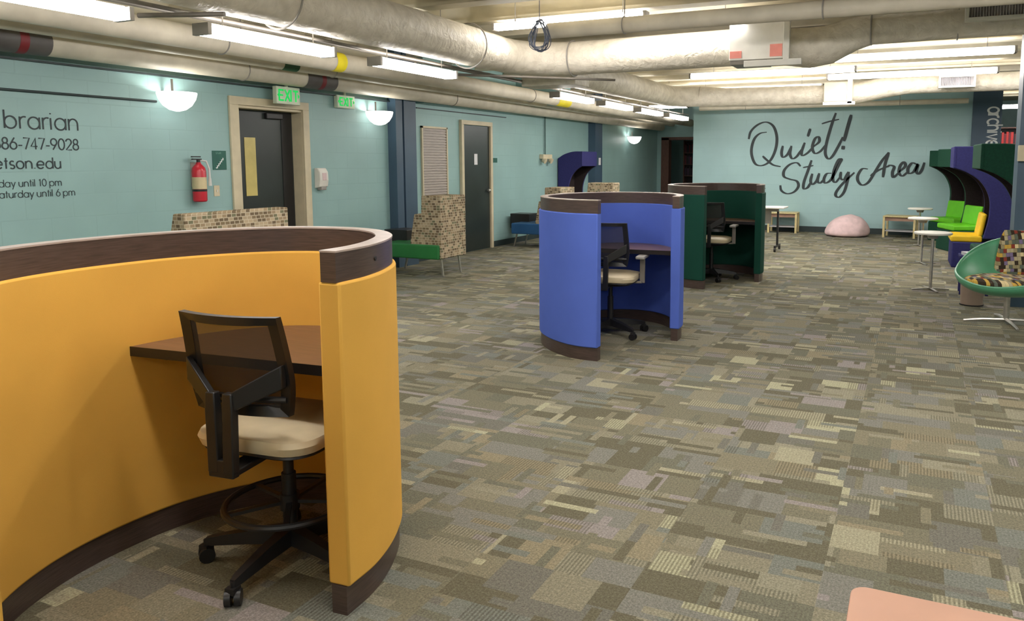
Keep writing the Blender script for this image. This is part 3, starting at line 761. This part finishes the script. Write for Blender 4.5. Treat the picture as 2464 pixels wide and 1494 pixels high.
nt = thing('nesting_table', 'white wheeled flip-top table just behind the green carrel', 'table', (-2.36, 13.2, 0), math.radians(0))
B().box(-.60, .37, -.25, .25, .715, .74).build('tabletop', m_white, nt, bevel=.008)
B().box(-.45, .25, -.03, .03, .66, .71).box(-.10, .13, -.012, .0, .45, .70).build('crossbar', m_grey, nt)
for x in (-.45, .24):
    l = B().bar((x, 0, .66), (x, 0, .09), .05, .03).build('leg', m_black, nt)
    B().bar((x, -.24, .085), (x, .24, .085), .035, .03).build('foot', m_black, l)
    for y in (-.23, .23):
        B().cyl((x - .015, y, .035), (x + .015, y, .035), .035).cyl((x, y, .03), (x, y, .075), .01).build('caster', m_black, l, smooth=True)
# peach table corner in the right foreground
pt = thing('peach_table', 'peach laminate table with a rounded corner cut off by the lower right', 'table', (.42, .95, 0))
def rrect(x0, x1, y0, y1, r, n=6):
    out = []
    for cx, cy, a0 in ((x1 - r, y1 - r, 0), (x0 + r, y1 - r, 90), (x0 + r, y0 + r, 180), (x1 - r, y0 + r, 270)):
        out += [(cx + r * math.cos(math.radians(a0 + 90 * k / n)), cy + r * math.sin(math.radians(a0 + 90 * k / n))) for k in range(n + 1)]
    return out
B().prism(rrect(-.495, .50, -.45, .445, .028), .705, .73).build('tabletop', m_peach, pt, bevel=.003)
for sx in (-.40, .42):
    for sy in (-.36, .36): B().cyl((sx, sy, 0), (sx, sy, .705), .02).build('leg', m_chrome, pt, smooth=True)

# ------------------------------------------------------------------ fittings on the left wall
def sconce(label, y, ztop, xo=.20):
    t = thing('wall_sconce', label, 'wall lamp', (XL + xo, y, ztop), 0, 'glowing bowl lamps on the left wall')
    B().lathe([(.178, 0), (.180, -.012), (.165, -.065), (.128, -.125), (.075, -.165), (.02, -.180), (.002, -.181), (.02, -.172), (.07, -.155), (.122, -.118), (.158, -.06), (.172, 0)], 36, cap=False).build('glass_bowl', m_bowl, t, smooth=True)
    B().blob((0, 0, -.07), (.03, .03, .045)).build('bulb', m_bulb, t, smooth=True)
    B().tube([(-.06, 0, -.02), (-.06, 0, .13)], .011, 10).build('stem', m_conduit, t, smooth=True)
    B().bar((-xo, 0, .02), (0, 0, .004), .03, .01).build('bracket', m_conduit, t)
    return t
S1 = sconce('glowing half-bowl lamp above the red fire extinguisher', 5.32, 2.15)
dup(S1, (XL + .20, 8.40, 2.15), None, 'glowing half-bowl lamp next to the blue wall column')
dup(S1, (XL + .20, 18.5, 2.12), None, 'glowing half-bowl lamp far down the passage')
fe = thing('fire_extinguisher', 'red fire extinguisher hung on the teal wall', 'fire extinguisher', (XL + .085, 5.62, 1.08))
B().lathe([(.058, 0), (.068, .012), (.068, .31), (.060, .345), (.035, .375), (.024, .385), (.024, .40)], 28).build('cylinder', m_red, fe, smooth=True)
b = B()
b.lathe([(.0690, .13), (.0690, .25)], 28, cap=False); b.build('label_band', plain('cream_label', (206, 190, 150), .5, .08), fe, smooth=True)
b = B(); b.lathe([(.0695, .105), (.0695, .128)], 28, cap=False); b.build('strap', m_black, fe, smooth=True)
B().cyl((0, 0, .395), (0, 0, .43), .018).box(-.015, .015, -.07, .03, .425, .438).box(-.015, .015, -.075, .02, .450, .462).build('valve', m_black, fe)
B().tube([(0, .02, .42), (.03, .07, .41), (.05, .085, .33), (.055, .082, .22)], .010, 8).cyl((.055, .082, .24), (.056, .081, .16), .014, .018).build('hose', plain('pale_hose', (206, 206, 204), .5, .05), fe, smooth=True)
B().box(-.085, -.065, -.03, .03, .15, .40).build('wall_bracket', m_grey, fe)
sg = thing('stair_sign', 'dark green stair sign with white steps beside the door frame', 'sign', (XL, 5.952, 1.402))
B().box(.001, .008, -.088, .088, 0, .20).build('plate', m_sign, sg, bevel=.002)
b = B(); st = [(-.052, .02)]
for k in range(5): st += [(-.052 + .019 * (k + 1), .02 + .021 * k), (-.052 + .019 * (k + 1), .02 + .021 * (k + 1))]
stroke(b, st, .012, lambda u, v, d: Vector((d, u, v)), .008, .010); b.build('stair_pictogram', m_wletter, sg)
b = B(); write(b, 'STAIR', -.045, .165, .0135, .003, lambda u, v, d: Vector((d, u, v)), .008, .0095); b.build('sign_text', plain('pale_green', (110, 160, 146), .5, .03), sg)
o = thing('light_switch', 'cream light switch plate below the green stair sign', 'switch', (XL, 5.90, 1.18))
B().box(0, .006, -.036, .036, -.057, .057).build('plate', m_cream, o, bevel=.002)
B().box(.006, .014, -.006, .006, -.012, .012).build('toggle', m_white, o)
ds = thing('soap_dispenser', 'white hand sanitiser dispenser on the teal wall right of the door', 'dispenser', (XL, 7.43, 1.16))
B().prismY([(0, 0), (.085, .02), (.10, .10), (.095, .20), (.06, .25), (0, .25)], -.075, .075).build('housing', m_white, ds, bevel=.012, seg=3)
B().box(.08, .104, -.035, .035, .10, .19).build('front_label', plain('pink_label', (214, 190, 190), .5, .05), ds, bevel=.004)
B().box(.02, .085, -.045, .045, -.02, .02).build('nozzle_tray', m_grey, ds, bevel=.006)
lv = thing('louvre_panel', 'grey louvred panel with cream frame between the blue wall column and the dark door', 'vent panel', (XL, 9.945, 0))
B().box(0, .03, -.345, -.315, .35, 2.02).box(0, .03, .315, .345, .35, 2.02).box(0, .03, -.345, .345, 1.99, 2.02).box(0, .03, -.345, .345, .35, .38).build('frame', m_cream, lv)
b = B(); b.box(0, .006, -.315, .315, .38, 1.99)
for k in range(40): b.box(.006, .020, -.315, .315, .385 + k * .0402, .385 + k * .0402 + .026)
b.build('slats', m_slat, lv)
rs = tag(B().box(XL, XL + .008, 11.72, 11.88, 1.475, 1.555).build('room_plate', m_sign), 'small dark green room number plate right of the far dark door', 'sign')
el = thing('emergency_light', 'cream twin-head emergency light at the end of a vertical conduit', 'emergency light', (XL, 13.75, 1.50))
B().box(0, .09, -.20, .20, .045, .135).build('housing', m_cream, el, bevel=.008)
for s_ in (-1, 1): B().cyl((.05, s_ * .14, .03), (.11, s_ * .14, .0), .045, .055).build('lamp_head', m_cream, el, smooth=True)
B().cyl((.03, 0, .135), (.03, 0, .98), .012, n=10).build('conduit', plain('teal_conduit', (74, 104, 100), .5, .05), el, smooth=True)
tag(B().box(-6.60, -6.594, 16.20, 16.32, 1.42, 1.58).build('wall_plate', m_paper), 'small white plate on the narrow blue post behind the blue carrel', 'plate')
tag(B().box(.90, .99, 8.92, 8.99, 1.49, 1.65).build('call_box', m_cream, bevel=.006), 'small cream box on the near side of the right-hand blue column', 'box')

# exit signs
def exit_sign(label, loc, wd, ht, facing='X'):
    t = thing('exit_sign', label, 'exit sign', loc)
    B().box(-.03, .03, -wd / 2, wd / 2, 0, ht).build('housing', m_exitw, t, bevel=.006)
    b = B(); xh = ht * .44; tw = (text_width('EXIT') - .3) * xh * .92; put = lambda u, v, d: Vector((d, u, v))
    write(b, 'EXIT', -tw / 2, ht * .17, xh, ht * .10, put, .030, .033, .92); b.build('exit_letters', m_exit, t)
    b = B()
    for s_ in (-1, 1): b.rings([[Vector((.03, s_ * wd * .40, ht * .36)), Vector((.03, s_ * wd * .47, ht * .5)), Vector((.03, s_ * wd * .40, ht * .64))], [Vector((.0325, s_ * wd * .40, ht * .36)), Vector((.0325, s_ * wd * .47, ht * .5)), Vector((.0325, s_ * wd * .40, ht * .64))]])
    b.build('arrow', m_exit, t)
    B().cyl((0, 0, ht), (0, 0, ht + .10), .02).build('canopy_stem', m_exitw, t, smooth=True)
    return t
exit_sign('green EXIT sign over the open cream door frame', (-6.60, 6.78, 2.135), .36, .195)
exit_sign('green EXIT sign on the teal wall right of the cream door frame', (XL + .045, 7.90, 2.165), .33, .16)
e3 = exit_sign('tiny green EXIT sign over the passage doorway far away', (-5.25, YE - .061, 2.19), .34, .18); e3.rotation_euler = (0, 0, -PI / 2)

# ------------------------------------------------------------------ fluorescent fixtures
def strip(label, loc, L, rz=0.0, group='fluorescent strips along the left aisle', drop=None, wd=.14, hg=.062):
    """runs along local Y, loc = middle of the lens underside"""
    t = thing('strip_light', label, 'ceiling light', loc, rz, group)
    h = L / 2; drop = ZC - loc[2] - hg - .01
    prof = [(-wd * .40, hg), (-wd / 2, hg * .75), (-wd / 2, hg * .3), (-wd * .38, .0), (wd * .38, .0), (wd / 2, hg * .3), (wd / 2, hg * .75), (wd * .40, hg)]
    B().rings([[Vector((x, -h + .03, z)) for x, z in prof], [Vector((x, h - .03, z)) for x, z in prof]]).build('lens', m_tube, t)
    B().box(-wd * .26, wd * .26, -h + .03, h - .03, hg + .001, hg + .02).build('channel', m_white, t)
    for s_ in (-1, 1): B().box(-wd / 2 - .006, wd / 2 + .006, s_ * h - (.03 if s_ > 0 else 0), s_ * h + (0 if s_ > 0 else .03), -.002, hg + .016).build('end_cap', m_grey, t)
    for s_ in (-1, 1): B().cyl((0, s_ * h * .7, hg + .01), (0, s_ * h * .7, hg + .01 + drop), .005, n=6).build('hanger_rod', m_grey, t)
    return t
zl = 2.345
names = [(2.68, 1.27, 'strip light in the upper left corner, cut by the picture edge'), (4.49, 1.27, 'strip light above the drooping bowl lamp, second along the left aisle'),
         (6.33, 1.27, 'strip light left of the duct bend, third along the left aisle'), (10.09, 1.25, 'strip light past the duct bend, above the emergency light'),
         (11.77, 1.30, 'strip light over the blue-seated bench, small in the distance'), (13.45, 1.30, 'short-looking strip light second from the end of the left aisle'), (15.15, 1.40, 'farthest strip light of the left aisle')]
for y, L, lb in names: strip(lb, (-4.5, y, zl), L, drop=.5)
for y in (.3, -1.6, -3.5): strip('added unseen strip light of the left aisle behind the viewpoint', (-4.5, y, zl), 1.27, drop=.5)  # unseen fixtures added behind the camera to light the foreground
zr = 2.78
for x, y, L, lb in ((-.05, 10.75, 2.1, 'long strip light just under the right-hand duct reducer'), (-2.11, 12.0, 2.46, 'long strip light left of the middle, upper of the two'),
                    (-.2, 13.0, 2.4, 'long strip light above the far return grille'), (-2.85, 14.45, 2.5, 'long strip light lowest on the left, over the script wall')):
    strip(lb, (x, y, zr), L, PI / 2, 'long fluorescent strips over the study area', .10, .16)
strip('short lit strip light peeking out beside the right-hand column', (1.95, 13.0, zr), 1.2, PI / 2, 'long fluorescent strips over the study area', .10, .16)
strip('lit strip light seen past the lettered column', (2.1, 19.0, 2.62), 2.4, PI / 2, 'long fluorescent strips over the study area', .25, .16)
for x, y, L, zz, hh, lb in ((-3.3, 7.25, 1.7, 2.86, .05, 'bright strip light above the round duct, behind the hanging cable coil'), (-2.35, 7.95, 1.4, 2.885, .02, 'slim bright strip light just over the round duct')):
    strip(lb, (x, y, zz), L, PI / 2, 'long fluorescent strips over the study area', .02, .10, hh)
for x, y in ((-1.3, 4.3), (1.5, 4.6), (-1.6, 1.6), (2.6, 2.4), (-.6, -2.2), (3.4, -1.5), (3.6, 8.4), (3.8, 12.5), (-5.6, 18.2)):  # unseen fixtures added to brighten the ducts, floor and carrels
    strip('added unseen strip light brightening the room from outside the picture', (x, y, zr), 2.4 if y < 18 else 1.0, PI / 2, 'added strip lights outside the picture', .10, .16)

# ------------------------------------------------------------------ ducts
def bend(c, r, a0, a1, n=8):
    return [Vector((c[0] + r * math.cos(math.radians(a0 + (a1 - a0) * k / n)), c[1] + r * math.sin(math.radians(a0 + (a1 - a0) * k / n)), c[2])) for k in range(n + 1)]
zd = 2.68
dm = thing('main_duct', 'fat wrapped round duct running overhead and turning right at the bend', 'duct', (-4.32, 5, zd))
off = Vector((4.32, -5, -zd))
pts = [Vector((-4.32, y, zd)) for y in (-4.9, 0, 2, 4, 5.5, 7.0)]; rad = [.22, .22, .215, .21, .205, .20]
b = B(); b.tube([p + off for p in pts] + [Vector((-4.32, 7.75, zd)) + off], rad + [.19], 40); b.build('duct_run', m_duct, dm, smooth=True)
el_ = bend((-3.72, 7.75, zd), .60, 180, 90, 10)
b = B(); b.tube([p + off for p in el_], .192, 40); b.build('elbow', m_duct, dm, smooth=True)
b = B(); b.tube([Vector((-3.72, 8.35, zd)) + off, Vector((-2.6, 8.30, zd)) + off, Vector((-1.82, 8.27, zd)) + off], [.188, .19, .19], 40); b.build('branch', m_duct, dm, smooth=True)
for p in ((-4.32, 7.0), (-4.32, 4.4), (-4.32, 2.2)):
    b = B(); b.tube([(.228 * math.cos(a), p[1] - 5, .228 * math.sin(a)) for a in [2 * PI * k / 32 for k in range(32)]], .008, 6, loop=True); b.build('hanger_strap', m_grey, dm)
b = B(); b.tube([(-3.72 + 4.32, 3.35 + .2 * math.cos(a), .2 * math.sin(a)) for a in [2 * PI * k / 32 for k in range(32)]], .010, 6, loop=True); b.build('seam_band', m_grey, dm)
# box damper and reducer on the branch
bx = thing('damper_box', 'grey sheet-metal damper box with red stickers on the round duct', 'duct box', (-1.55, 8.20, zd))
B().box(-.27, .27, -.22, .2, -.17, .20).build('casing', m_white, bx, bevel=.006)
for x0 in (-.262, .14): B().box(x0, x0 + .12, -.226, -.219, -.15, -.08 if x0 < 0 else -.03).build('sticker', plain('red_sticker', (226, 140, 128), .5, .05), bx)
B().box(.28, .34, -.30, -.24, -.20, .26).box(-.1, .46, -.31, -.25, -.25, -.19).build('bracket', m_white, bx, bevel=.004)
B().box(-.26, .10, -.20, .15, -.21, -.17).build('under_tray', m_conduit, bx)
rd = thing('reducer_duct', 'wrapped duct right of the damper box that narrows and climbs to the grille', 'duct', (-1.28, 8.25, zd))
b = B(); b.tube([(0, 0, -.03), (.22, 0, -.05), (.40, 0, -.03), (.62, -.02, .05), (.80, -.04, .085), (1.3, -.06, .085), (2.3, -.10, .085), (4.5, -.15, .085)], [.185, .20, .19, .16, .145, .14, .14, .14], 36)
b.build('duct_run', m_duct, rd, smooth=True)
for x in (.80, 1.55): B().tube([(x, -.05 + .147 * math.cos(a), .10 + -.015 + .147 * math.sin(a)) for a in [2 * PI * k / 32 for k in range(32)]], .008, 6, loop=True).build('seam_band', m_grey, rd)
def grille(label, loc, wd, ht):
    t = thing('air_grille', label, 'air grille', loc, 0, 'supply grilles on the ducts')
    b = B(); f = .03
    b.box(0, wd, -.015, .08, 0, f).box(0, wd, -.015, .08, ht - f, ht).box(0, f, -.015, .08, f, ht - f).box(wd - f, wd, -.015, .08, f, ht - f)
    b.build('frame', m_white, t, bevel=.003)
    b = B(); b.box(f, wd - f, .03, .06, f, ht - f)
    n = int((wd - 2 * f) / .022)
    for k in range(n): b.box(f + .022 * k, f + .022 * k + .006, .0, .03, f, ht - f)
    b.build('louvres', m_louv, t)
    b = B(); b.box(.02, wd - .02, .075, .16, .02, ht - .02); b.build('neck', m_grey, t)
    return t
grille('white-framed supply grille in the upper right corner', (.31, 7.82, 2.72), .62, .22)
# second, more distant branch
d2_ = thing('far_duct', 'farther wrapped duct that turns right over the script wall', 'duct', (-4.1, 12, 2.66)); off = Vector((4.1, -12, -2.66))
b = B(); b.tube([Vector(p) + off for p in ((-4.25, 9.2, 2.66), (-4.2, 11.0, 2.66), (-4.15, 13.3, 2.66))], [.19, .19, .18], 32); b.build('duct_run', m_duct, d2_, smooth=True)
b = B(); b.tube([p + off for p in bend((-3.65, 13.3, 2.66), .5, 180, 90, 10)], .18, 32); b.build('elbow', m_duct, d2_, smooth=True)
b = B(); b.tube([Vector(p) + off for p in ((-3.65, 13.8, 2.66), (-3.2, 13.85, 2.63), (-1.4, 13.9, 2.62), (-1.0, 13.9, 2.63), (-.6, 13.9, 2.70), (-.2, 13.9, 2.735), (4.0, 13.9, 2.735))], [.18, .165, .165, .18, .165, .145, .145], 32); b.build('branch', m_duct, d2_, smooth=True)
B().box(-1.5 + 4.1, -1.05 + 4.1, 13.6 - 12, 14.1 - 12, -.18, .14).build('damper_casing', m_pipe, d2_, bevel=.006)
B().box(-1.12 + 4.1, -1.05 + 4.1, 13.5 - 12, 13.58 - 12, -.22, .2).box(-1.5 + 4.1, -1.0 + 4.1, 13.5 - 12, 13.58 - 12, -.24, -.19).build('bracket', m_white, d2_)
grille('white-framed supply grille over the far booth seats', (.22, 13.6, 2.64), .52, .19)
rt = thing('rectangular_duct', 'low rectangular duct crossing in shadow beneath the main duct bend', 'duct', (-4.0, 9.0, 2.5))
B().box(-.62, .12, -.25, .2, -.07, .07).build('duct_run', m_duct, rt, bevel=.01)

# ------------------------------------------------------------------ pipes
def pipe(name, label, p0, p1, r, m=None, group='overhead pipes', clamps=()):
    p0, p1 = Vector(p0), Vector(p1); c = (p0 + p1) / 2
    t = thing(name, label, 'pipe', c, 0, group)
    B().tube([p0 - c, p1 - c], r, 24).build('pipe_run', m or m_pipe, t, smooth=True)
    d = (p1 - p0).normalized()
    for k in clamps:
        q = p0 + d * k - c; a = Vector((0, 0, 1)); n_ = d.cross(a)
        b = B(); b.tube([q + (n_ * math.cos(x) + a * math.sin(x)) * (r + .004) for x in [2 * PI * j / 24 for j in range(24)]], .006, 6, loop=True); b.cyl(q + Vector((0, 0, r)), q + Vector((0, 0, ZC - .2 - c.z)), .006, n=6)
        b.build('hanger', m_grey, t)
    return t
PA = pipe('insulated_pipe', 'thick wrapped pipe hugging the top of the left wall with banded labels', (-6.53, -4.9, 2.445), (-6.53, 20.6, 2.445), .105, clamps=(6.5, 11, 15))
pipe('insulated_pipe', 'middle pipe of the three along the left wall', (-6.20, -4.9, 2.52), (-6.20, 20.6, 2.52), .065, clamps=(7, 12))
pipe('insulated_pipe', 'broad wrapped pipe nearest the strip lights along the left aisle', (-5.70, -4.9, 2.54), (-5.70, 20.6, 2.54), .10, clamps=(6, 10, 16))
pipe('conduit', 'thin dark conduit beside the strip lights of the left aisle', (-4.95, -4.9, 2.56), (-4.95, 16.5, 2.56), .02, m_conduit)
pipe('conduit', 'thin conduit directly above the strip lights of the left aisle', (-4.62, -4.9, 2.50), (-4.62, 16.5, 2.50), .014, m_conduit)
pipe('conduit', 'thin dark strip for the shadow line on the teal wall above the contact lettering', (XL + .012, -4.9, 2.066), (XL + .012, 5.24, 2.066), .011, m_base)  # raised dark strip modelled in place of a shadow line on the wall
pipe('cross_pipe', 'smooth pale pipe crossing overhead in front of the damper box', (-3.4, 7.02, 2.77), (4.5, 6.98, 2.77), .075, clamps=(.8, 2.6))
pipe('cross_pipe', 'pale pipe crossing overhead at the top edge of the picture', (-3.9, 5.6, 2.90), (4.5, 5.6, 2.88), .045, clamps=(1, 4))
pipe('cross_pipe', 'thin pipe under the beams behind the hanging cable coil', (-4.0, 8.9, 2.92), (4.5, 8.9, 2.92), .03, m_conduit)
pipe('cross_pipe', 'pale pipe running over the script wall', (-4.4, 16.6, 2.64), (.8, 16.6, 2.64), .05, clamps=(1, 4))
def band(y0, y1, m, px=-6.53, pz=2.445, r=.109):
    b = B(); b.tube([(px, y0, pz), (px, y1, pz)], r, 24, cap=False); return b.build('pipe_label', m, None, smooth=True)
def label_on(o, lb): return tag(o, lb, 'pipe label')
label_on(band(3.55, 4.08, m_dkband), 'grey band around the wall pipe at the left picture edge')
label_on(band(3.83, 3.90, m_maroon, r=.111), 'maroon stripe on the grey pipe band at the left picture edge')
label_on(band(6.95, 7.45, m_dkband), 'grey band around the wall pipe above the second EXIT sign')
label_on(band(7.18, 7.25, m_maroon, r=.111), 'maroon stripe on the grey pipe band above the second EXIT sign')
label_on(band(6.30, 6.52, m_dgreen, -6.20, 2.52, .068), 'small dark green label on the pipe above the first EXIT sign')
label_on(band(6.50, 6.65, m_yelp, -5.70, 2.54, .103), 'yellow label on the broad pipe by the third strip light')
label_on(band(12.0, 12.5, m_yelp, -5.70, 2.54, .103), 'yellow label on the broad pipe over the blue-seated bench')
# unistrut arm and clamp near the first strips
pipe('strut_arm', 'dark metal strut hanging between the first two strip lights', (-4.7, 3.55, 2.435), (-4.15, 3.75, 2.435), .016, m_conduit)
pipe('duct_strut', 'dark steel angle carrying the duct bend', (-4.75, 7.3, 2.44), (-3.3, 8.6, 2.44), .014, m_conduit)
# hanging coil of cable
cb = thing('cable_coil', 'coil of blue-grey cable hanging from the ceiling above the duct bend', 'cable coil', (-3.43, 6.88, 2.715))
rc = random.Random(5)
for k in range(9):
    pts = []; ph = rc.uniform(0, 6); r = rc.uniform(.085, .125); tw = rc.uniform(-.5, .5); low = rc.uniform(.12, .16)
    for j in range(28):
        a = 2 * PI * j / 28; zz = math.cos(a)
        x = r * math.sin(a) * (.45 + .65 * (1 - zz) / 2) + .012 * math.sin(2 * a + ph)
        pts.append((x * math.cos(tw), x * math.sin(tw) + .010 * math.sin(a * 2 + ph), (.14 if zz > 0 else low) * zz + .008 * math.sin(3 * a + ph)))
    B().tube(pts, .0045, 6, loop=True).build('loop', m_cable, cb, smooth=True)
B().cyl((0, 0, .12), (0, 0, .46), .004, n=6).build('tie', m_cable, cb)

# ------------------------------------------------------------------ distant bookcases
def bookcase(label, loc, wd, ht, rows, cols, group):
    t = thing('bookcase', label, 'bookcase', loc)
    B().box(0, .03, 0, .3, 0, ht).box(wd - .03, wd, 0, .3, 0, ht).build('side_panel', m_brown, t)
    B().box(.03, wd - .03, .28, .30, 0, ht).build('back_panel', m_black2, t)
    zs_ = [.08 + (ht - .1) * k / rows for k in range(rows + 1)]
    for z in zs_: B().box(.03, wd - .03, 0, .28, z - .02, z).build('shelf', m_brown, t)
    return t, zs_
BK = [plain('book_red', (168, 40, 38), .6, .1), plain('book_maroon', (96, 30, 40), .6, .1), plain('book_black', (36, 30, 38), .6, .1), plain('book_cream', (206, 190, 160), .6, .1), plain('book_plum', (60, 36, 62), .6, .1), plain('book_green', (52, 88, 66), .6, .1), plain('book_gold', (196, 160, 40), .6, .1)]
protos = {}
def books(t, loc, zlist, wd, group, kinds, lab, mx=30):
    x = .045; n = 0
    rnd = random.Random(sum(map(ord, lab)) % 97)
    for z in zlist:
        x = .04
        while x < wd - .09 and n < mx * len(zlist):
            tw = rnd.choice((.035, .045, .055)); h = rnd.uniform(.20, .27); k = rnd.choice(kinds)
            key = (k, tw)
            if key not in protos:
                bb = B().box(0, tw * .94, 0, .19, 0, 1.0); me_o = bb.build('book', BK[k]); protos[key] = me_o; o = me_o
            else:
                o = protos[key].copy(); COL.objects.link(o)
            o.location = (loc[0] + x, loc[1] + .03, loc[2] + z); o.scale = (1, 1, h)
            tag(o, lab, 'book', group); x += tw; n += 1
tR, zR = bookcase('dark library bookcase of red volumes seen past the lettered column', (1.30, 20.0, 0), 1.5, 2.28, 6, 1, None)
books(tR, (1.30, 20.0, 0), zR[3:6], .95, 'volumes on the bookcase past the lettered column', (0, 0, 1, 2), 'red or dark volume on the bookcase past the lettered column')
tL, zL = bookcase('dark bookcase framed by the brown doorway at the end of the passage', (-6.35, 22.2, 0), 1.2, 2.12, 6, 1, None)
books(tL, (-6.35, 22.2, 0), zL[3:6], 1.15, 'volumes on the bookcase inside the brown doorway', (1, 2, 4, 2), 'dark volume on the bookcase inside the brown doorway')
tM, zM = bookcase('pale-edged bookcase half hidden by the left end of the script wall', (-5.05, 19.2, 0), .75, 2.2, 6, 1, None)
books(tM, (-5.05, 19.2, 0), zM[3:6], .7, 'volumes on the bookcase by the left end of the script wall', (3, 5, 6, 2), 'volume on the bookcase by the left end of the script wall')
